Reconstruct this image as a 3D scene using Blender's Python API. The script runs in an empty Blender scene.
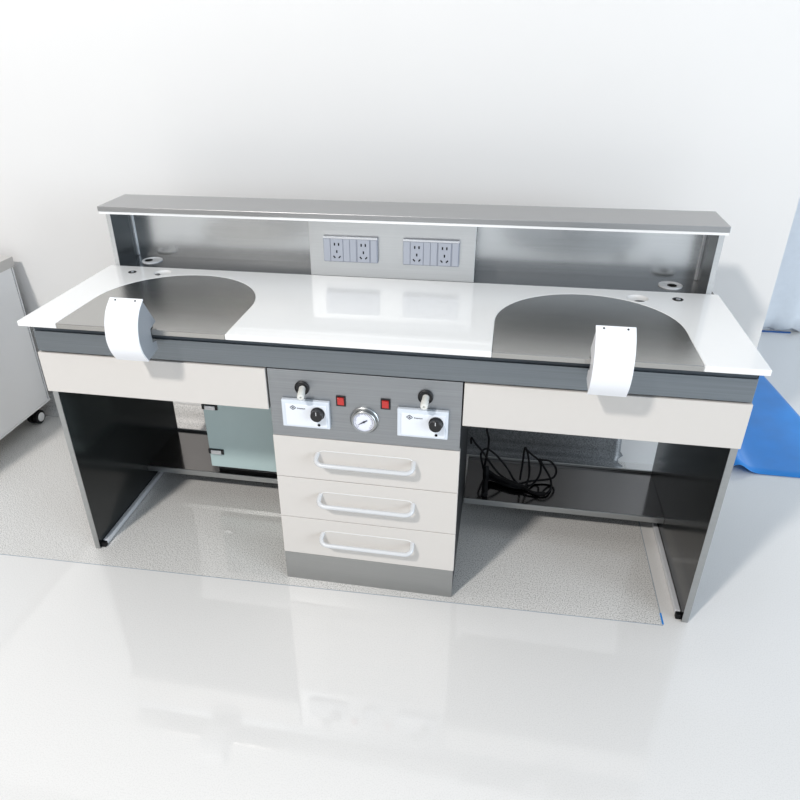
import bpy, bmesh, math, random
from mathutils import Vector, Matrix
random.seed(4)
S = bpy.context.scene
C = S.collection
# ------------------------------------------------------------------ materials
def new_mat(name):
    m = bpy.data.materials.new(name); m.use_nodes = True
    nt = m.node_tree
    return m, nt, nt.nodes['Principled BSDF']
def paint(name, col, rough=0.4, coat=0.0, coat_rough=0.05, spec=0.5, metal=0.0, noise=0.0, nscale=40, emit=0):
    m, nt, b = new_mat(name)
    b.inputs['Base Color'].default_value = (*col, 1)
    b.inputs['Roughness'].default_value = rough
    b.inputs['Metallic'].default_value = metal
    b.inputs['Coat Weight'].default_value = coat
    b.inputs['Coat Roughness'].default_value = coat_rough
    b.inputs['Specular IOR Level'].default_value = spec
    if emit:
        b.inputs['Emission Color'].default_value = (1, 1, 1, 1); b.inputs['Emission Strength'].default_value = emit
    tc = nt.nodes.new('ShaderNodeTexCoord'); n = nt.nodes.new('ShaderNodeTexNoise')
    n.inputs['Scale'].default_value = nscale; n.inputs['Detail'].default_value = 3
    nt.links.new(tc.outputs['Object'], n.inputs['Vector'])
    mx = nt.nodes.new('ShaderNodeMix'); mx.data_type = 'RGBA'
    nt.links.new(n.outputs['Fac'], mx.inputs[0])
    k = noise
    mx.inputs[6].default_value = (*[c * (1 - k) for c in col], 1)
    mx.inputs[7].default_value = (*[min(1, c * (1 + k)) for c in col], 1)
    nt.links.new(mx.outputs[2], b.inputs['Base Color'])
    return m
def steel(name, col, rough=0.28, stretch=(1.2, 160, 160), var=0.12, bump=0.03, rvar=0.12):
    m, nt, b = new_mat(name)
    b.inputs['Metallic'].default_value = 1.0
    tc = nt.nodes.new('ShaderNodeTexCoord'); mp = nt.nodes.new('ShaderNodeMapping')
    mp.inputs['Scale'].default_value = stretch
    nt.links.new(tc.outputs['Object'], mp.inputs['Vector'])
    n = nt.nodes.new('ShaderNodeTexNoise'); n.inputs['Scale'].default_value = 2.2; n.inputs['Detail'].default_value = 4
    nt.links.new(mp.outputs['Vector'], n.inputs['Vector'])
    mx = nt.nodes.new('ShaderNodeMix'); mx.data_type = 'RGBA'
    mx.inputs[6].default_value = (*[c * (1 - var) for c in col], 1)
    mx.inputs[7].default_value = (*[min(1, c * (1 + var)) for c in col], 1)
    nt.links.new(n.outputs['Fac'], mx.inputs[0]); nt.links.new(mx.outputs[2], b.inputs['Base Color'])
    mr = nt.nodes.new('ShaderNodeMapRange'); mr.inputs['To Min'].default_value = rough - rvar / 2; mr.inputs['To Max'].default_value = rough + rvar / 2
    nt.links.new(n.outputs['Fac'], mr.inputs['Value']); nt.links.new(mr.outputs['Result'], b.inputs['Roughness'])
    bp = nt.nodes.new('ShaderNodeBump'); bp.inputs['Strength'].default_value = bump; bp.inputs['Distance'].default_value = 0.002
    nt.links.new(n.outputs['Fac'], bp.inputs['Height']); nt.links.new(bp.outputs['Normal'], b.inputs['Normal'])
    return m
def speckled_floor(name, a, b_, c, coat_rough, coat=1.0):
    m, nt, b = new_mat(name)
    tc = nt.nodes.new('ShaderNodeTexCoord')
    n = nt.nodes.new('ShaderNodeTexNoise'); n.inputs['Scale'].default_value = 270; n.inputs['Detail'].default_value = 2
    nt.links.new(tc.outputs['Object'], n.inputs['Vector'])
    r = nt.nodes.new('ShaderNodeValToRGB')
    e = r.color_ramp.elements
    e[0].position = 0.36; e[0].color = (*a, 1); e[1].position = 0.68; e[1].color = (*c, 1)
    q = r.color_ramp.elements.new(0.5); q.color = (*b_, 1)
    nt.links.new(n.outputs['Fac'], r.inputs['Fac'])
    n2 = nt.nodes.new('ShaderNodeTexNoise'); n2.inputs['Scale'].default_value = 1.1; n2.inputs['Detail'].default_value = 2
    nt.links.new(tc.outputs['Object'], n2.inputs['Vector'])
    mr = nt.nodes.new('ShaderNodeMapRange'); mr.inputs['To Min'].default_value = .96; mr.inputs['To Max'].default_value = 1.04
    nt.links.new(n2.outputs['Fac'], mr.inputs['Value'])
    mul = nt.nodes.new('ShaderNodeVectorMath'); mul.operation = 'SCALE'
    nt.links.new(r.outputs['Color'], mul.inputs[0]); nt.links.new(mr.outputs['Result'], mul.inputs['Scale'])
    nt.links.new(mul.outputs['Vector'], b.inputs['Base Color'])
    b.inputs['Roughness'].default_value = 0.5
    b.inputs['Coat Weight'].default_value = coat; b.inputs['Coat Roughness'].default_value = coat_rough; b.inputs['Coat IOR'].default_value = 1.62
    return m
def floor_sheets(m, pale, seam_x, a, k):
    nt = m.node_tree; b = nt.nodes['Principled BSDF']
    old = b.inputs['Base Color'].links[0].from_socket
    tc = nt.nodes.new('ShaderNodeTexCoord'); sp = nt.nodes.new('ShaderNodeSeparateXYZ'); nt.links.new(tc.outputs['Object'], sp.inputs[0])
    def mth(op, x, y):
        n = nt.nodes.new('ShaderNodeMath'); n.operation = op
        for i, v in enumerate((x, y)):
            if isinstance(v, (int, float)): n.inputs[i].default_value = v
            else: nt.links.new(v, n.inputs[i])
        return n.outputs[0]
    line = mth('ADD', mth('MULTIPLY', sp.outputs['X'], k), a)
    mask = mth('MULTIPLY', mth('LESS_THAN', sp.outputs['X'], seam_x), mth('GREATER_THAN', sp.outputs['Y'], line))
    fac = mth('ADD', mth('MULTIPLY', mask, .88), .12)
    mx = nt.nodes.new('ShaderNodeMix'); mx.data_type = 'RGBA'
    mx.inputs[6].default_value = (*pale, 1)
    nt.links.new(fac, mx.inputs[0]); nt.links.new(old, mx.inputs[7]); nt.links.new(mx.outputs[2], b.inputs['Base Color'])
    return m
M = dict(
    wall=paint('wall_paint', (.78, .77, .755), .6, noise=.012, nscale=3),
    farwall=paint('far_wall_paint', (.66, .70, .76), .55, noise=.03, nscale=9),
    floor=speckled_floor('polished_vinyl_floor', (.38, .365, .34), (.74, .725, .695), (.84, .825, .795), .05),
    vinyl=speckled_floor('coved_vinyl', (.42, .41, .39), (.62, .60, .575), (.72, .70, .67), .25, .6),
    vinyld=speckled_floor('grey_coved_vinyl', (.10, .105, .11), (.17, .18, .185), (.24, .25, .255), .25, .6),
    seam=paint('seam_grey_blue', (.33, .37, .42), .6),
    solid=paint('white_solid_surface', (.86, .86, .845), .3, coat=1.0, coat_rough=.03, noise=.01),
    beige=paint('beige_enamel', (.62, .59, .555), .5, coat=.15, coat_rough=.3, noise=.01),
    plate=paint('shaded_white_plastic', (.30, .32, .345), .4, coat=.2, noise=.01),  # painted shade: white shield plates facing away from the key light, coloured grey
    grommet=paint('grommet_pale_grey', (.58, .60, .62), .35, coat=.3),
    dish=paint('dish_grey_white', (.70, .70, .69), .4),
    dish_shade=paint('dish_shade_grey', (.16, .16, .16), .5),
    plastic=paint('white_plastic', (.86, .87, .90), .35, coat=.3, noise=.01),
    boxw=paint('control_unit_white', (.78, .81, .86), .5, noise=.01),
    boxf=paint('control_unit_frame', (.66, .71, .77), .3, coat=.3),
    knob=paint('black_plastic', (.008, .008, .009), .35),
    rubber=paint('black_rubber', (.005, .005, .006), .55, spec=.25),
    void=paint('dark_opening', (.004, .004, .004), .8, spec=.1),
    red=paint('red_rocker', (.52, .016, .012), .3, coat=.4, noise=.1),
    chrome=paint('chrome', (.75, .76, .78), .15, metal=1),
    alu=paint('satin_aluminium', (.78, .79, .81), .5, metal=1),
    socket=paint('socket_grey_plastic', (.36, .38, .43), .35, coat=.3),
    socketb=paint('socket_bezel_grey', (.27, .29, .34), .35, coat=.3),
    rail=paint('rail_pale_grey', (.62, .63, .65), .3, coat=.6),
    handle=paint('handle_silver_white', (.62, .63, .64), .25, coat=.6),
    rimm=paint('handle_rim_white', (.74, .735, .72), .3, coat=.5),
    nozzle=paint('ivory_plastic', (.72, .72, .68), .4),
    dial=paint('dial_face', (.78, .80, .90), .3, coat=.8),
    ink=paint('dark_ink', (.02, .025, .04), .6),
    blue=paint('blue_film', (.004, .235, .70), .35, coat=.3, noise=.18, nscale=7),
    bluetape=paint('blue_tape', (.01, .09, .30), .5),
    film=paint('white_film', (.78, .82, .86), .35, noise=.05, nscale=30),
    cartw=paint('cart_white', (.88, .885, .89), .3, coat=.4, coat_rough=.1),
    cartt=paint('cart_top_grey', (.56, .54, .515), .4, noise=.03),
    glass=paint('frosted_glass', (.52, .67, .67), .2, coat=.8, coat_rough=.1, noise=.02),
    gbody=paint('glass_cabinet_body', (.62, .70, .68), .4),
    steel=steel('brushed_steel', (.40, .405, .40), .46, var=.08),
    steeltop=steel('brushed_steel_top', (.44, .44, .44), .32),
    steelb=steel('brushed_steel_back', (.72, .735, .74), .24, bump=.003, rvar=.06),
    steelsock=steel('brushed_steel_socket_panel', (.68, .69, .69), .34, var=.07, bump=.012),
    steelbase=steel('brushed_steel_base', (.20, .198, .195), .22, bump=.003),
    steelin=steel('brushed_steel_inlay', (.48, .472, .452), .24, var=.06, bump=.008),
    steelap=steel('brushed_steel_front', (.24, .265, .285), .46, var=.2, bump=.05),
    steelcp=steel('brushed_steel_panel', (.36, .375, .39), .44, var=.2, bump=.05),
    steeldk=steel('dark_steel', (.25, .24, .235), .11, var=.06, bump=.008),
    edge=steel('steel_edge', (.42, .43, .43), .35),
    charcoal=paint('charcoal_gloss_panel', (.012, .0135, .0135), .16, spec=.4, coat=0, coat_rough=.05, noise=.05, nscale=4),
    steelside=steel('dark_side_steel', (.15, .16, .165), .2, var=.1, bump=.003),
    carcass=paint('dark_carcass', (.015, .017, .019), .45),
    recess_shade=paint('painted_shade_blue_grey', (.055, .07, .085), .5),
    strip=paint('white_edge_strip', (.88, .88, .87), .4),
)
floor_sheets(M['floor'], (.79, .775, .75), .926, .0177, .0285)
# ------------------------------------------------------------------ geometry helpers
class MB:
    def __init__(s): s.bm = bmesh.new()
    def box(s, x0, x1, y0, y1, z0, z1):
        vs = [s.bm.verts.new((x, y, z)) for x in (x0, x1) for y in (y0, y1) for z in (z0, z1)]
        for f in ((0, 1, 3, 2), (4, 6, 7, 5), (0, 4, 5, 1), (2, 3, 7, 6), (0, 2, 6, 4), (1, 5, 7, 3)):
            s.bm.faces.new([vs[i] for i in f])
        return s
    def prism(s, pts, axis, a, b):
        """pts: 2D outline in the two remaining axes (order x,y,z), extruded from a to b along axis"""
        def mk(p, t):
            return {'x': (t, p[0], p[1]), 'y': (p[0], t, p[1]), 'z': (p[0], p[1], t)}[axis]
        A = [s.bm.verts.new(mk(p, a)) for p in pts]; B = [s.bm.verts.new(mk(p, b)) for p in pts]
        n = len(pts)
        s.bm.faces.new(A); s.bm.faces.new(list(reversed(B)))
        for i in range(n): s.bm.faces.new((A[i], B[i], B[(i + 1) % n], A[(i + 1) % n]))
        return s
    def lathe(s, prof, center, axis=(0, 0, 1), n=32, cap=True):
        """prof: list of (radius, height) along axis"""
        q = Vector((0, 0, 1)).rotation_difference(Vector(axis)).to_matrix()
        rings = []
        for r, h in prof:
            rings.append([s.bm.verts.new(Vector(center) + q @ Vector((r * math.cos(2 * math.pi * i / n), r * math.sin(2 * math.pi * i / n), h))) for i in range(n)])
        for a, b in zip(rings, rings[1:]):
            for i in range(n): s.bm.faces.new((a[i], a[(i + 1) % n], b[(i + 1) % n], b[i]))
        if cap:
            if prof[0][0] > 1e-6: s.bm.faces.new(list(reversed(rings[0])))
            if prof[-1][0] > 1e-6: s.bm.faces.new(rings[-1])
        return s
    def tube(s, pts, r, n=10, closed=False):
        pts = [Vector(p) for p in pts]; rings = []
        N = len(pts); up = None
        for i, p in enumerate(pts):
            a = pts[(i - 1) % N] if (closed or i > 0) else p; b = pts[(i + 1) % N] if (closed or i < N - 1) else p
            t = (b - a).normalized()
            if up is None:
                up = Vector((0, 0, 1)) if abs(t.z) < .9 else Vector((1, 0, 0))
            u = (up - t * up.dot(t)).normalized(); up = u; w = t.cross(u)
            rr = r(i / (N - 1)) if callable(r) else r
            rings.append([s.bm.verts.new(p + u * (rr * math.cos(2 * math.pi * k / n)) + w * (rr * math.sin(2 * math.pi * k / n))) for k in range(n)])
        pairs = list(zip(rings, rings[1:])) + ([(rings[-1], rings[0])] if closed else [])
        for a, b in pairs:
            for k in range(n): s.bm.faces.new((a[k], a[(k + 1) % n], b[(k + 1) % n], b[k]))
        if not closed:
            s.bm.faces.new(list(reversed(rings[0]))); s.bm.faces.new(rings[-1])
        return s
    def build(s, name, mat, parent=None, bevel=0.0, smooth=False, seg=2):
        bmesh.ops.recalc_face_normals(s.bm, faces=s.bm.faces[:])
        me = bpy.data.meshes.new(name); s.bm.to_mesh(me); s.bm.free()
        me.materials.append(M[mat] if isinstance(mat, str) else mat)
        if smooth:
            for p in me.polygons: p.use_smooth = True
            try: me.set_sharp_from_angle(angle=math.radians(40))
            except Exception: pass
        o = bpy.data.objects.new(name, me); C.objects.link(o)
        if parent is not None: o.parent = parent; o.matrix_parent_inverse = Matrix.Translation(-world_loc(parent))
        if bevel:
            b = o.modifiers.new('Bevel', 'BEVEL'); b.width = bevel; b.segments = seg; b.limit_method = 'ANGLE'; b.angle_limit = math.radians(50)
        return o
def world_loc(o):
    v = Vector(o.location)
    return v if o.parent is None else v + Vector((0, 0, 0))
def tag(o, label, cat, group=None):
    o['label'] = label; o['category'] = cat
    if group: o['group'] = group
    return o
def thing(name, loc, label, cat, group=None):
    o = bpy.data.objects.new(name, None); C.objects.link(o); o.location = loc; o.empty_display_size = .05
    return tag(o, label, cat, group)
def struct(o): o['kind'] = 'structure'; return o
def smooth_path(pts, k=6, closed=False):
    P = [Vector(p) for p in pts]; out = []; n = len(P)
    rng = range(n if closed else n - 1)
    for i in rng:
        g = (lambda j: P[j % n]) if closed else (lambda j: P[max(0, min(n - 1, j))])
        p0, p1, p2, p3 = g(i - 1), g(i), g(i + 1), g(i + 2)
        for s in range(k):
            t = s / k
            out.append(.5 * ((2 * p1) + (p2 - p0) * t + (2 * p0 - 5 * p1 + 4 * p2 - p3) * t * t + (3 * p1 - p0 - 3 * p2 + p3) * t ** 3))
    if not closed: out.append(P[-1])
    return out
def cut(o, cutter_mb, bevel):
    """boolean-difference the cutter out of o's mesh, leaving no helper behind"""
    bmesh.ops.recalc_face_normals(cutter_mb.bm, faces=cutter_mb.bm.faces[:])
    me = bpy.data.meshes.new('cut'); cutter_mb.bm.to_mesh(me); cutter_mb.bm.free()
    c = bpy.data.objects.new('cut', me); C.objects.link(c)
    b = o.modifiers.new('Bevel', 'BEVEL'); b.width = bevel; b.segments = 2; b.limit_method = 'ANGLE'; b.angle_limit = math.radians(50)
    md = o.modifiers.new('b', 'BOOLEAN'); md.object = c; md.operation = 'DIFFERENCE'; md.solver = 'EXACT'
    bpy.context.view_layer.update(); dg = bpy.context.evaluated_depsgraph_get()
    new = bpy.data.meshes.new_from_object(o.evaluated_get(dg))
    o.modifiers.clear(); o.data = new
    bpy.data.objects.remove(c)

# ------------------------------------------------------------------ measured dimensions (metres)
ZT, TH, D = .9044, .016, .52
YA = .049                                   # front face of apron and pedestal
ZB = ZT - TH

# ------------------------------------------------------------------ the setting
WY = .95
struct(MB().box(-5, 6, -6, 4.5, -.05, 0).build('floor', 'floor'))
struct(MB().box(-5, 1.31, WY, WY + .14, 0, 3.4).build('wall_back', 'wall'))
struct(MB().box(-5, 6, 2.545, 2.68, 0, 3.4).build('wall_far', 'farwall'))
# floor vinyl turned up against the wall behind the bench
def cove(x0, x1, h, name, wavy=False):
    prof = [(WY - .052, .0012), (WY - .04, .0035), (WY - .027, .010), (WY - .015, .021), (WY - .007, .034), (WY - .003, .05), (WY - .0025, h)]
    mb = MB(); bm = mb.bm; n = 40; grid = []
    for i in range(n + 1):
        row = []
        for j, (y, z) in enumerate(prof):
            x = x0 + (x1 - x0) * i / n
            zz = z
            if wavy and i == n: x = x1 + .012 * math.sin(j * 1.9)
            if j == len(prof) - 1: zz += .004 * math.sin(x * 21)
            row.append(bm.verts.new((x, y, zz)))
        grid.append(row)
    for i in range(n):
        for j in range(len(prof) - 1):
            bm.faces.new((grid[i][j], grid[i + 1][j], grid[i + 1][j + 1], grid[i][j + 1]))
    o = mb.build(name, 'vinyld' if wavy else 'vinyl', smooth=True)
    sd = o.modifiers.new('Solidify', 'SOLIDIFY'); sd.thickness = .0015; sd.offset = 0
    return struct(o)
cove(-4.9, -.28, .10, 'trim_1')
cove(-.275, .90, .24, 'trim_2', True)
sm = lambda x: .0165 + .0285 * x
struct(MB().prism([(-4.9, sm(-4.9)), (.926, sm(.926)), (.926, sm(.926) + .0025), (-4.9, sm(-4.9) + .0025)], 'z', 0, .0006).build('trim_3', 'seam'))
struct(MB().box(.925, .9275, .0460, .88, 0, .0006).build('trim_4', 'seam'))
tag(MB().box(.924, .929, .048, .095, .0006, .0012).build('tape_strip', 'blue'),
    'tiny sliver of blue tape on the floor seam by the right leg panel', 'tape')
# far wall: white film with a torn hem and a blue tape line at its foot
fb = MB()
bm = fb.bm; n = 120; top = []; bot = []
for i in range(n + 1):
    x = 1.86 + (3.4 - 1.86) * i / n
    bot.append(bm.verts.new((x, 2.518 + .010 * math.sin(x * 33), .012 + .010 * math.sin(x * 47) + .012 * random.random())))
    top.append([bm.verts.new((x, 2.536 - .004 * math.sin(x * 19 + j), z)) for j, z in enumerate((.09, .4, 1.0, 2.2))])
for i in range(n):
    bm.faces.new((bot[i], bot[i + 1], top[i + 1][0], top[i][0]))
    for j in range(3): bm.faces.new((top[i][j], top[i + 1][j], top[i + 1][j + 1], top[i][j + 1]))
fo = fb.build('plastic_sheet', 'film', smooth=True)
sd = fo.modifiers.new('Solidify', 'SOLIDIFY'); sd.thickness = .002; sd.offset = 0
tag(fo, 'white plastic sheet with torn hem hanging on the far wall at right', 'sheet')
tag(MB().box(1.885, 2.05, 2.497, 2.503, 0, .009).build('tape_roll_strip', 'bluetape'),
    'short blue tape line on the floor under the torn white sheet', 'tape')
bpy.data.objects['tape_roll_strip'].name = 'tape_strip'
# blue protective film on the floor behind the right end of the bench
bf = MB(); bm = bf.bm; nx, ny = 40, 26; G = []
for j in range(ny + 1):
    v = j / ny; y = .945 + v * 1.2
    xr = 1.813 - (y - .945) * .0885; xl = 1.335
    row = []
    for i in range(nx + 1):
        u = i / nx; x = xl + (xr - xl) * u
        d = x - 1.365
        z = .003 + .036 * math.exp(-(d / .042) ** 2) * (1 - .45 * v) + .0015 * math.sin(9 * x + 5 * y)**2
        row.append(bm.verts.new((x, y, z)))
    G.append(row)
for j in range(ny):
    for i in range(nx): bm.faces.new((G[j][i], G[j][i + 1], G[j + 1][i + 1], G[j + 1][i]))
bo = bf.build('floor_film', 'blue', smooth=True)
sd = bo.modifiers.new('Solidify', 'SOLIDIFY'); sd.thickness = .003; sd.offset = 0
tag(bo, 'bright blue protective film on the floor behind the right end of the bench', 'film')

# ------------------------------------------------------------------ worktop
wt = thing('worktop', (0, .26, ZB), 'long glossy white worktop with two curved grey steel inlays', 'worktop')
def arc(x0, x1, ys=.208, n=28):
    cx, r = (x0 + x1) / 2, (x1 - x0) / 2
    return [(cx - r * math.cos(math.pi * i / n), ys + r * math.sin(math.pi * i / n)) for i in range(n + 1)]
inl = ((-.877, -.371), (.345, .850))
pts = [(-1, 0)]
for x0, x1 in inl: pts += [(x0 - .0004, 0)] + arc(x0 - .0004, x1 + .0004) + [(x1 + .0004, 0)]
pts += [(1, 0), (1, D), (-1, D)]
slab = MB().prism(pts, 'z', ZB, ZT).build('worktop_slab', 'solid', wt)
HL = [(-.775, .463, .031), (.758, .449, .031)]
FT = [(-.884, .457, .0135), (.873, .457, .0155)]
cb = MB()
for x, y, r in HL + FT: cb.lathe([(r, -.03), (r, .03)], (x, y, ZT), n=40)
cut(slab, cb, .0022)
for x0, x1 in inl:
    MB().prism([(x0, .0)] + arc(x0, x1) + [(x1, .0)], 'z', ZB + .0005, ZT - .0002).build('steel_inlay', 'steelin', wt, bevel=.0012)
for k, (x, y, r) in enumerate(HL):
    g = MB().lathe([(r, -.001), (r - .0008, .0006), (r - .004, -.0035), (r - .010, -.006), (.006, -.007), (.001, -.007)], (x, y, ZT), n=40, cap=False).build('grommet_dish', 'dish', wt, smooth=True)
    sx, sy, sw, sh = ((-.0175, -.006, .0075, .0105), (.0040, -.0150, .0150, .0075))[k]
    o = MB().prism([(x + sx + sw * math.cos(2 * math.pi * i / 24), y + sy + sh * math.sin(2 * math.pi * i / 24)) for i in range(24)], 'z', ZT - .0075, ZT - .0032).build('cable_hole_and_shade', 'void' if k else 'dish_shade', g)  # left disc paints the dish's recess shading in grey; right one is a slot
for x, y, r in FT:
    g = MB().lathe([(r, -.004), (r, .0012), (r * .8, .002), (r * .72, -.001), (.0005, -.0012)], (x, y, ZT), n=32).build('hose_fitting', 'knob', wt, smooth=True)
    MB().lathe([(r * .42, -.001), (r * .4, .003), (r * .2, .0034), (.0005, .0034)], (x + .001, y, ZT), n=20).build('fitting_core', 'alu', g, smooth=True)

# ------------------------------------------------------------------ riser shelf (hutch)
HZ, HS = 1.1183, .0165
rs = thing('riser_shelf', (0, .59, ZB), 'grey steel riser shelf with open bays standing along the worktop back', 'shelf')
MB().box(-.979, .979, .477, .662, HZ - HS, HZ).build('top_board', 'steeltop', rs, bevel=.0012)
MB().box(-.977, .977, .479, .50, HZ - HS - .008, HZ - HS).build('edge_strip', 'strip', rs)['label'] = 'thin white strip under the top board'
for s in (-1, 1):
    x0, x1 = sorted((s * .980, s * .9645))
    p = MB().box(x0, x1, D + .0015, .655, ZB, HZ - HS - .0002).build('side_panel', 'steelside', rs)
    MB().box(x0, x1, D, D + .0015, ZB, HZ - HS - .009).build('side_edge', 'steelb', p)['label'] = 'light grey front edge'
bp_ = MB().box(-.9643, .9643, .650, .662, ZB, HZ - HS - .0002).build('back_panel', 'steelb', rs)
MB().box(-.9643, .9643, D + .0005, .6498, ZB + .0003, ZT - .001).build('base_plate', 'steelbase', rs)
MB().box(-.2705, .2665, D + .0006, D + .010, ZT - .0008, HZ - HS - .0002).build('socket_panel', 'steelsock', rs, bevel=.0008)
MB().box(-.2695, -.262, D + .0102, .6498, ZT - .0008, HZ - HS - .0003).build('bay_divider', 'steelside', rs)
MB().box(.258, .2655, D + .0102, .6498, ZT - .0008, HZ - HS - .0003).build('bay_divider', 'steelside', rs)
for s in (-1, 1):
    a, c = sorted((s * .9642, s * .9585))
    MB().box(a, c, .6435, .6496, ZT + .0002, HZ - HS - .001).build('corner_bead', 'alu', rs)
# power outlets
def outlet(cx):
    w, h, zc, y0 = .179, .083, .9975, D + .0006
    o = MB().box(cx - w / 2, cx + w / 2, y0 - .0125, y0, zc - h / 2, zc + h / 2).build('power_outlet', 'socketb', rs, bevel=.003)
    X = lambda t: cx - w / 2 + w * (t - 100) / 615
    f = y0 - .0125
    MB().box(cx - w / 2 + .001, cx + w / 2 - .001, f - .001, f + .004, zc + h / 2 - .006, zc + h / 2 - .0005).build('outlet_lip', 'alu', o)
    for a, b_ in ((107, 180), (330, 400), (407, 474), (640, 705)):
        MB().box(X(a), X(b_), f - .0018, f + .001, zc - h / 2 + .003, zc + h / 2 - .0075).build('blank_cover', 'socket', o, bevel=.0008)
    for a, b_ in ((187, 325), (490, 624)):
        q = MB().box(X(a), X(b_), f - .0026, f + .001, zc - h / 2 + .003, zc + h / 2 - .0075).build('socket_face', 'socket', o, bevel=.0008)
        sx = (X(a) + X(b_)) / 2; ff = f - .0031; mb = MB()
        for dx in (-.0068, .0068): mb.box(sx + dx - .0021, sx + dx + .0021, ff, ff + .0006, zc + .013, zc + .022)
        mb.box(sx - .0021, sx + .0021, ff, ff + .0006, zc - .011, zc - .002)
        for s in (-1, 1):
            d = Vector((s * .004, 0, .0045)).normalized(); c = Vector((sx + s * .0088, 0, zc - .024)); nrm = Vector((-d.z, 0, d.x)) * .002
            P = [c + d * .0045 + nrm, c + d * .0045 - nrm, c - d * .0045 - nrm, c - d * .0045 + nrm]
            mb.prism([(p.x, p.z) for p in P], 'y', ff, ff + .0006)
        e = mb.build('socket_slots', 'void', rs); e.parent = o; e.matrix_parent_inverse = Matrix.Translation(-Vector(rs.location))
        e.name = 'socket_slots'
outlet(-.1315); outlet(.1285)
for x, y, hx in ((-.876, .589, -.013), (.874, .582, .004)):
    g = MB().lathe([(.036, 0), (.0355, .0035), (.031, .0048), (.027, .0036), (.0265, .0022), (.0005, .0022)], (x, y, ZT - .001), n=40).build('cable_grommet', 'grommet', rs, smooth=True)
    MB().lathe([(.0145, 0), (.0145, .0006), (.0004, .0006)], (x + hx, y - .003, ZT + .0012), n=24).build('cable_hole_and_shade', 'void', g)

# ------------------------------------------------------------------ bench frame
bf_ = thing('workbench_frame', (0, .4, 0), 'long grey steel bench frame with dark end panels and low shelves', 'workbench')
MB().box(-.995, .995, YA, YA + .018, .7895, .8545).build('apron', 'steelap', bf_, bevel=.001)
MB().box(-.993, .993, YA + .005, YA + .018, .8548, ZB - .0005).build('painted_shade_rail', 'recess_shade', bf_)  # dark paint stands in for the shade under the worktop overhang
MB().box(-.982, .982, YA + .0182, .66, .872, ZB - .0005).build('top_frame', 'carcass', bf_)
for s in (-1, 1):
    xo, xi = s * 1.002, s * .9835
    a, b_ = sorted((xo, xi))
    prof = [(.0705, 0), (.742, 0), (.742, .70), (.66, ZB - .0005), (.0705, ZB - .0005)]
    p = MB().prism(prof, 'x', a, b_).build('end_panel', 'charcoal', bf_)
    p['label'] = 'glossy charcoal end panel with grey front edge'
    MB().box(a, b_, .0685, .0705, 0, .787).build('panel_edge', 'edge', p)
    c, d = sorted((s * .9833, s * .967))
    r = MB().box(c, d, .094, .60, .003, .022).build('foot_rail', 'rail', bf_, bevel=.003)
    MB().box(c, d, .078, .0938, 0, .019).build('foot_plug', 'rubber', r, bevel=.002)
    c, d = sorted((s * .2795, s * .9833))
    sh = MB().box(c, d, .463, .739, .076, .094).build('lower_shelf', 'steeldk', bf_, bevel=.001)
    MB().box(c, d, .458, .4628, .072, .0945).build('shelf_lip', 'edge', sh, bevel=.001)
    MB().box(c, d, .735, .741, .0945, .105).build('shelf_upstand', 'edge', sh, bevel=.001)
    c, d = sorted((s * (.2840 if s < 0 else .2788), s * .999))
    dr = MB().box(c, d, .0465, .066, .6525, .7845).build('wide_drawer', 'beige', bf_, bevel=.0015)
    c, d = sorted((s * .30, s * .975))
    MB().box(c, d, .0662, .52, .672, .778).build('drawer_box', 'carcass', dr)

# ------------------------------------------------------------------ drawer pedestal
dp = thing('drawer_pedestal', (0, .35, 0), 'central three-drawer pedestal with steel control panel under the white worktop', 'cabinet')
MB().box(-.2775, .2740, YA + .0185, .655, .002, .8715).build('pedestal_body', 'carcass', dp)
MB().box(-.279, .2745, YA, YA + .018, 0, .1125).build('plinth', 'steel', dp, bevel=.001)
MB().box(-.2785, .2745, YA, YA + .018, .567, .7865).build('control_panel', 'steelcp', dp, bevel=.0012)
def rounded_loop(x0, x1, z0, z1, y, r, n=6):
    P = []
    for cx, cz, a0 in ((x1 - r, z1 - r, 0), (x0 + r, z1 - r, 90), (x0 + r, z0 + r, 180), (x1 - r, z0 + r, 270)):
        for i in range(n + 1):
            a = math.radians(a0 + 90 * i / n); P.append((cx + r * math.cos(a), y, cz + r * math.sin(a)))
    return P
for za, zb, zc in ((.4195, .566, .512), (.2640, .4175, .360), (.1145, .2620, .2065)):
    d = MB().box(-.2795, .2765, YA - .002, YA + .018, za, zb).build('drawer', 'beige', dp, bevel=.0014)
    f = YA - .002
    h = MB()
    # bow handle: two arms sweep out of the face into a straight front bar
    xl, xr = -.1435, .1445
    P = [(xl, f, zc + .002), (xl - .001, f - .012, zc)]
    arcs = [math.radians(15 * i) for i in range(7)]
    P += [(xl + .023 - .024 * math.cos(a), f - .020 - .016 * math.sin(a), zc - .005 - .010 * math.sin(a)) for a in arcs]
    P += [(xr - .023 + .024 * math.sin(a), f - .020 - .016 * math.cos(a), zc - .005 - .010 * math.cos(a)) for a in arcs]
    P += [(xr + .001, f - .012, zc), (xr, f, zc + .002)]
    MB().tube(P, .0070, 12).build('handle', 'handle', d, smooth=True)
    # thin raised rim on the face that the bow closes against
    Q = [(xl + .001, f - .0006, zc)] + [(xl + .021 - .02 * math.cos(a), f - .0006, zc + .001 + .0125 * math.sin(a)) for a in arcs]
    Q += [(xr - .021 + .02 * math.sin(a), f - .0006, zc + .001 + .0125 * math.cos(a)) for a in arcs] + [(xr - .001, f - .0006, zc)]
    MB().tube(Q, .0016, 8).build('handle_rim', 'rimm', d, smooth=True)
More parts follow.
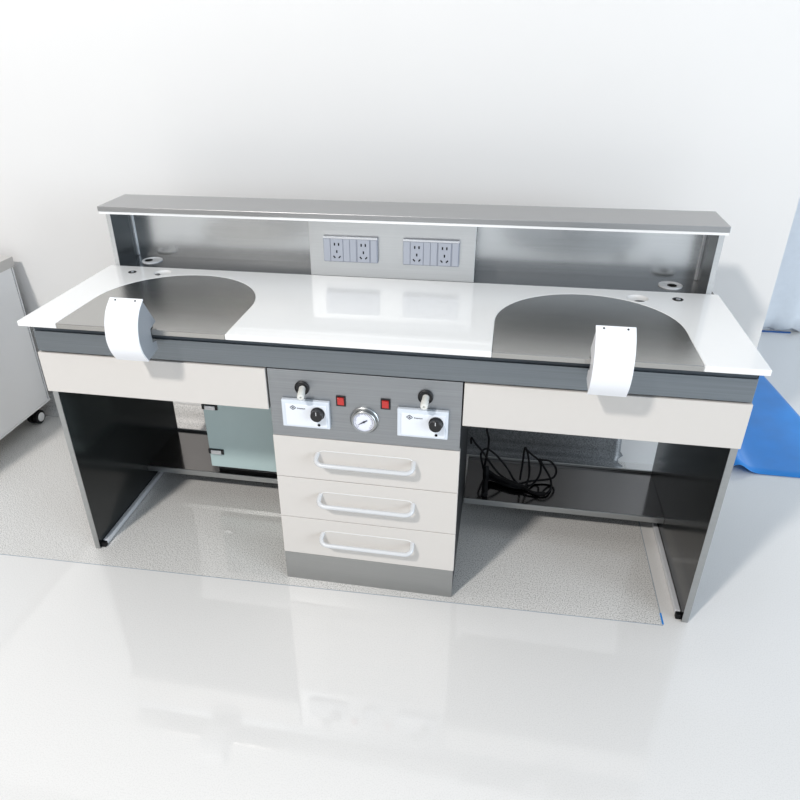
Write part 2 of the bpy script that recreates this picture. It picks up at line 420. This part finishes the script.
def control_unit(x0, x1):
    z0, z1, f = .609, .6975, YA - .014
    o = MB().box(x0, x1, f, YA, z0, z1).build('control_unit', 'boxf', dp, bevel=.002)
    MB().box(x0 + .012, x1 - .008, f - .002, f + .001, z0 + .006, z1 - .012).build('face_plate', 'boxw', o, bevel=.001)
    w = x1 - x0
    kx, kz = x0 + w * .765, .661
    MB().lathe([(.0205, 0), (.0205, .004), (.018, .005), (.0175, .019), (.016, .0205), (.0005, .0205)], (kx, f - .002, kz), (0, -1, 0), 36).build('speed_knob', 'knob', o, smooth=True)
    MB().box(kx - .001, kx + .001, f - .0232, f - .0226, kz + .004, kz + .015).build('knob_pointer', 'alu', o)
    MB().lathe([(.0042, 0), (.004, .0012), (.0005, .0014)], (x0 + w * .775, f - .002, z0 + .0135), (0, -1, 0), 16).build('indicator_hole', 'void', o)
    # emblem: a small diamond of two chevrons, and a short dark word mark
    ex, ez, y = x0 + w * .245, z1 - .0225, f - .0026
    mb = MB()
    mb.prism([(ex - .0095, ez), (ex, ez + .007), (ex + .0095, ez), (ex + .0065, ez), (ex, ez + .0044), (ex - .0065, ez)], 'y', y, y + .0008)
    mb.prism([(ex - .0095, ez - .0012), (ex - .0065, ez - .0012), (ex, ez - .0056), (ex + .0065, ez - .0012), (ex + .0095, ez - .0012), (ex, ez - .0082)], 'y', y, y + .0008)
    mb.prism([(ex - .0035, ez - .0006), (ex, ez + .002), (ex + .0035, ez - .0006), (ex, ez - .0032)], 'y', y, y + .0008)
    tx = ex + .0135
    for i, (wd, hh) in enumerate(((.0026, .0046), (.0026, .0036), (.003, .0036), (.0026, .0036), (.0026, .0036), (.0032, .0036))):
        mb.box(tx, tx + .0008, y, y + .0008, ez - .004, ez - .004 + hh); mb.box(tx, tx + wd, y, y + .0008, ez - .004 + hh * .55, ez - .004 + hh * .8)
        if i % 2: mb.box(tx + wd - .0008, tx + wd, y, y + .0008, ez - .004, ez - .004 + hh)
        else: mb.box(tx, tx + wd, y, y + .0008, ez - .004, ez - .0033)
        tx += wd + .0012
    mb.build('brand_mark', 'ink', o)
control_unit(-.2395, -.0985); control_unit(.0975, .2405)
for x, z in ((-.066, .700), (.0625, .7015)):
    o = MB().box(x - .014, x + .014, YA - .0035, YA, z - .0165, z + .0165).build('power_switch', 'knob', dp, bevel=.001)
    q = MB().prism([(YA - .003, z - .012), (YA - .0045, z - .012), (YA - .006, z), (YA - .009, z + .0125), (YA - .003, z + .0125)], 'x', x - .0095, x + .0095).build('rocker', 'red', o, bevel=.0006)
    q['label'] = 'glossy red rocker'
gx, gz = .001, .643
g = MB().lathe([(.0425, 0), (.0425, .003), (.040, .0055), (.0385, .004), (.036, .004), (.036, .0145), (.0345, .016), (.031, .0155), (.0305, .011)], (gx, YA, gz), (0, -1, 0), 48, cap=False).build('pressure_gauge', 'edge', dp, smooth=True)
MB().lathe([(.0325, 0), (.0325, .011), (.0005, .0111)], (gx, YA - .0002, gz), (0, -1, 0), 40).build('gauge_dial', 'dial', g)
mb = MB(); yd = YA - .0118
for i in range(28):
    a = math.radians(225 - 270 * i / 27); r0, r1, hw = (.0235 if i % 5 else .0215), .0275, .0004
    c, s_ = math.cos(a), math.sin(a)
    mb.prism([(gx + r0 * c - hw * s_, gz + r0 * s_ + hw * c), (gx + r1 * c - hw * s_, gz + r1 * s_ + hw * c), (gx + r1 * c + hw * s_, gz + r1 * s_ - hw * c), (gx + r0 * c + hw * s_, gz + r0 * s_ - hw * c)], 'y', yd, yd + .0004)
mb.build('dial_marks', 'ink', g)
mb = MB(); a = math.radians(212); c, s_ = math.cos(a), math.sin(a)
mb.prism([(gx + .022 * c, gz + .022 * s_), (gx - .0022 * s_, gz + .0022 * c), (gx - .012 * c - .0014 * s_, gz - .012 * s_ + .0014 * c), (gx - .012 * c + .0014 * s_, gz - .012 * s_ - .0014 * c), (gx + .0022 * s_, gz - .0022 * c)], 'y', yd - .0012, yd - .0006)
mb.lathe([(.0032, 0), (.0028, .002), (.0004, .0022)], (gx, yd, gz), (0, -1, 0), 16)
mb.build('gauge_needle', 'ink', g)
for x, z, tx in ((-.178, .7325, .16), (.1745, .7345, .0)):
    o = MB().lathe([(.0215, 0), (.0215, .0045), (.019, .006), (.0175, .003), (.0004, .002)], (x, YA, z), (0, -1, 0), 36).build('handpiece_port', 'knob', dp, smooth=True)
    ax = Vector((tx, -1, -.12)).normalized()
    st = Vector((x + .001, YA - .002, z - .001))
    q = MB().lathe([(.0095, 0), (.0095, .020), (.0105, .021), (.0105, .043), (.0085, .046), (.003, .046), (.0026, .040), (.0004, .040)], st, ax, 28).build('handpiece_nozzle', 'nozzle', o, smooth=True)
    q['label'] = 'ivory nozzle poking out of the black port'
for o in list(C.objects):                         # collars etc: keep parent inverses right for deeper levels
    if o.parent and o.parent.type == 'MESH':
        o.matrix_parent_inverse = Matrix.Identity(4)

# ------------------------------------------------------------------ dust shields clamped on the worktop edge
def dust_shield(x0, x1, label):
    t = thing('dust_shield', ((x0 + x1) / 2, 0, ZT), label, 'dust shield', 'white dust shields on the worktop edge')
    # the profile is in the y-z plane
    front = smooth_path([(0, -.017, 1.0005), (0, -.046, .978), (0, -.066, .946), (0, -.0745, .908), (0, -.0725, .882), (0, -.064, .857), (0, -.046, .8285)], 5)
    fr = [(p.y, p.z) for p in front]
    inner = []
    for i, (y, z) in enumerate(fr):
        a = fr[max(0, i - 1)]; b = fr[min(len(fr) - 1, i + 1)]
        ty, tz = b[0] - a[0], b[1] - a[1]; L = math.hypot(ty, tz)
        inner.append((y + .004 * (-tz) / L, z + .004 * ty / L))
    cover = MB().prism(fr + inner[::-1], 'x', x0, x1).build('front_cover', 'plastic', t, bevel=.0008)
    body = inner[1:-1]
    prof = [(.033, .9165), (-.0015, .9062), (-.0015, .866), (.018, .8655), (.0215, .838), (-.040, .8275)] + body[::-1] + [(-.014, .991)]
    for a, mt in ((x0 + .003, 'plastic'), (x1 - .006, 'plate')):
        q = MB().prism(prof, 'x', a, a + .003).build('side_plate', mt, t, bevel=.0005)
        if mt == 'plate': q['label'] = 'right-hand side plate, its shade painted in grey'
    # the back web between the plates, closing the box behind the cover
    MB().prism([(-.0135, .989), (.031, .9172), (.028, .9162), (-.0165, .986)], 'x', x0 + .006, x1 - .006).build('back_web', 'plastic', t)
    MB().prism([(.0205, .8375), (-.039, .8275), (-.039, .8300), (.020, .840)], 'x', x0 + .006, x1 - .006).build('bottom_web', 'plastic', t)
    MB().box(x0 + .006, x1 - .006, -.003, .018, ZT + .0003, ZT + .0018).build('clamp_pad', 'rubber', t)
    w = x1 - x0
    n = Vector((0, -.60, .80))
    for k in (.2, .8):
        MB().lathe([(.0026, 0), (.0024, .001), (.0004, .0012)], (x0 + w * k, -.0235, .9962), n, 14).build('screw', 'knob', t)
    return t
dust_shield(-.678, -.582, 'white curved dust shield clamped over the left steel inlay')
dust_shield(.583, .675, 'white curved dust shield clamped over the right steel inlay')

# ------------------------------------------------------------------ glass-door cabinet on the left shelf
gc = thing('glass_cabinet', (-.49, .6, .0945), 'small cabinet with frosted glass door standing on the left low shelf', 'cabinet')
MB().box(-.703, -.284, .474, .72, .1225, .430).build('cabinet_body', 'gbody', gc, bevel=.002)
MB().box(-.690, -.284, .49, .72, .0947, .1223).build('cabinet_base', 'carcass', gc)
gd = MB().box(-.705, -.284, .462, .470, .1245, .430).build('glass_door', 'glass', gc, bevel=.0015)
for z in (.393, .196):
    hg = MB().box(-.708, -.646, .4565, .4618, z - .011, z + .011).build('hinge', 'knob', gc, bevel=.002)
    q = MB().box(-.696, -.654, .4515, .4563, z - .009, z + .0085).build('hinge_clip', 'alu', hg, bevel=.002)
for o in list(C.objects):
    if o.parent and o.parent.type == 'MESH': o.matrix_parent_inverse = Matrix.Identity(4)

# ------------------------------------------------------------------ black cables lying on the right shelf
ZC = .0985
def cable(paths, r, name, label, extra=None):
    root = None
    for i, p in enumerate(paths):
        mb = MB(); mb.tube(smooth_path(p, 7), r[i] if isinstance(r, (list, tuple)) else r, 8)
        if i == 0: all_ = mb
        else:
            me = bpy.data.meshes.new('tmp'); mb.bm.to_mesh(me); mb.bm.free(); all_.bm.from_mesh(me); bpy.data.meshes.remove(me)
    o = all_.build(name, 'rubber', smooth=True)
    return tag(o, label, 'cable')
cable([[(.3435, .615, .668), (.350, .622, .40), (.344, .62, .307), (.355, .62, .256), (.352, .62, .188), (.345, .612, .125), (.350, .546, .104), (.357, .485, .101)],
       [(.345, .617, .117), (.329, .62, .185), (.347, .625, .212), (.386, .62, .191), (.431, .615, .141), (.461, .597, .101), (.491, .557, .101), (.53, .533, .1), (.575, .535, .1)]],
      [.0042, .004], 'power_cable', 'black cable dropping beside the pedestal and looping on the right shelf')
cable([[(.289, .64, .222), (.290, .62, .258), (.306, .62, .235), (.336, .618, .20), (.394, .61, .123), (.446, .582, .102), (.483, .556, .102), (.52, .54, .101)],
       [(.483, .60, .102), (.487, .617, .17), (.490, .62, .236), (.504, .618, .204), (.516, .615, .122), (.498, .556, .102), (.45, .548, .102), (.40, .57, .102), (.36, .60, .108)],
       [(.492, .618, .232), (.520, .62, .206), (.55, .62, .178), (.556, .618, .13), (.535, .59, .101), (.50, .55, .106), (.44, .56, .105), (.37, .585, .105), (.345, .57, .108)],
       [(.553, .62, .187), (.585, .62, .186), (.606, .62, .165), (.614, .618, .135), (.595, .615, .109), (.521, .594, .104), (.447, .549, .108), (.39, .572, .106), (.35, .58, .11)],
       [(.548, .622, .19), (.565, .62, .16), (.592, .615, .118), (.598, .575, .102), (.578, .528, .102), (.538, .521, .102), (.485, .545, .112), (.408, .585, .106), (.36, .60, .118)],
       [(.345, .605, .12), (.375, .595, .112), (.42, .575, .112), (.47, .556, .110)],
       [(.352, .60, .15), (.356, .58, .112), (.353, .53, .108), (.356, .478, .106)],
       [(.36, .596, .13), (.40, .575, .118), (.45, .555, .116), (.50, .545, .108)]],
      [.004, .004, .004, .0042, .0042, .009, .0105, .008], 'cable_coil', 'tangled coil of black cables lying on the right low shelf')

# ------------------------------------------------------------------ white wheeled cabinet at the left edge
rc = thing('wheeled_cabinet', (-2.1, .5, 0), 'white cabinet on castors with grey top beside the bench, cut by the left edge', 'cabinet')
MB().box(-2.45, -1.711, .05, .890, .098, .744).build('cabinet_body', 'cartw', rc, bevel=.002)
MB().box(-2.44, -1.722, .8902, .8955, .100, .744).build('shadow_gap', 'carcass', rc)
MB().box(-2.45, -1.711, .8957, .902, .094, .744).build('back_panel', 'cartw', rc, bevel=.001)
MB().box(-2.46, -1.704, .04, .909, .7442, .787).build('top_board', 'cartt', rc, bevel=.002)
for x in (-1.755, -2.36):
    for y in (.14, .835):
        c = MB().box(x - .03, x + .03, y - .03, y + .03, .084, .0898)
        c.prism([(y - .022, .084), (y + .022, .084), (y + .012, .032), (y - .012, .032)], 'x', x - .003, x + .003)
        cs = c.build('castor', 'knob', rc, bevel=.001)
        for s in (-1, 1):
            w = MB().lathe([(.020, -.011), (.0315, -.009), (.033, 0), (.0315, .009), (.020, .011)], (x + s * .0155, y, .033), (1, 0, 0), 30).build('wheel', 'rubber', cs, smooth=True)
            w.matrix_parent_inverse = Matrix.Identity(4)
            hub = MB().lathe([(.021, 0), (.021, .003), (.018, .0045), (.0005, .005)], (x + s * (.0155 + .0105), y, .033), (s, 0, 0), 24).build('wheel_hub', 'strip', cs, smooth=True)
            hub.matrix_parent_inverse = Matrix.Identity(4)

MB().box(-2.45, -1.709, .05, .9025, .090, .0978).build('bottom_rail', 'strip', rc)
# ------------------------------------------------------------------ light
w = bpy.data.worlds.new('World'); S.world = w; w.use_nodes = True
wn = w.node_tree; bg = wn.nodes['Background']
bg.inputs['Strength'].default_value = .42
tc = wn.nodes.new('ShaderNodeTexCoord'); sx = wn.nodes.new('ShaderNodeSeparateXYZ'); mr = wn.nodes.new('ShaderNodeMapRange'); mx = wn.nodes.new('ShaderNodeMix'); mx.data_type = 'RGBA'
mr.inputs['From Min'].default_value = -.8; mr.inputs['From Max'].default_value = .8
mx.inputs[6].default_value = (1.06, 1.01, .97, 1); mx.inputs[7].default_value = (1.55, 1.82, 2.12, 1)
wn.links.new(tc.outputs['Generated'], sx.inputs[0]); wn.links.new(sx.outputs['X'], mr.inputs['Value']); wn.links.new(mr.outputs['Result'], mx.inputs[0]); wn.links.new(mx.outputs[2], bg.inputs['Color'])
def area(name, loc, target, size, power, col):
    l = bpy.data.lights.new(name, 'AREA'); l.shape = 'DISK'; l.size = size; l.energy = power; l.color = col
    o = bpy.data.objects.new(name, l); C.objects.link(o); o.location = loc
    o.rotation_euler = (Vector(target) - Vector(loc)).to_track_quat('-Z', 'Y').to_euler()
    return o
area('window_light', (-2.3, -4.1, 5.3), (0, .4, .6), .5, 265, (1, .962, .925))
area('daylight', (8.0, -4.2, 2.4), (-.6, .6, .6), 4.0, 300, (.80, .90, 1))

# ------------------------------------------------------------------ camera
cam = bpy.data.cameras.new('camera'); co = bpy.data.objects.new('camera', cam); C.objects.link(co)
R = ((0.9822533541402133, 0.18700662459998754, -0.014382998158236397), (-0.0783066531897742, 0.47856934659871103, 0.8745509982627082), (-0.1704300922563763, 0.8579043669616109, -0.48472020878201577))
m = Matrix(((R[0][0], R[1][0], -R[2][0], .3546), (R[0][1], R[1][1], -R[2][1], -1.5878), (R[0][2], R[1][2], -R[2][2], 1.6359), (0, 0, 0, 1)))
co.matrix_world = m
cam.sensor_width = 36; cam.lens = 680.6626 / 800 * 36; cam.shift_x = 26.0107 / 800; cam.clip_start = .05
S.camera = co
S.cycles.caustics_reflective = False
S.view_settings.view_transform = 'Standard'; S.view_settings.look = 'None'; S.view_settings.exposure = .07; S.view_settings.gamma = 1
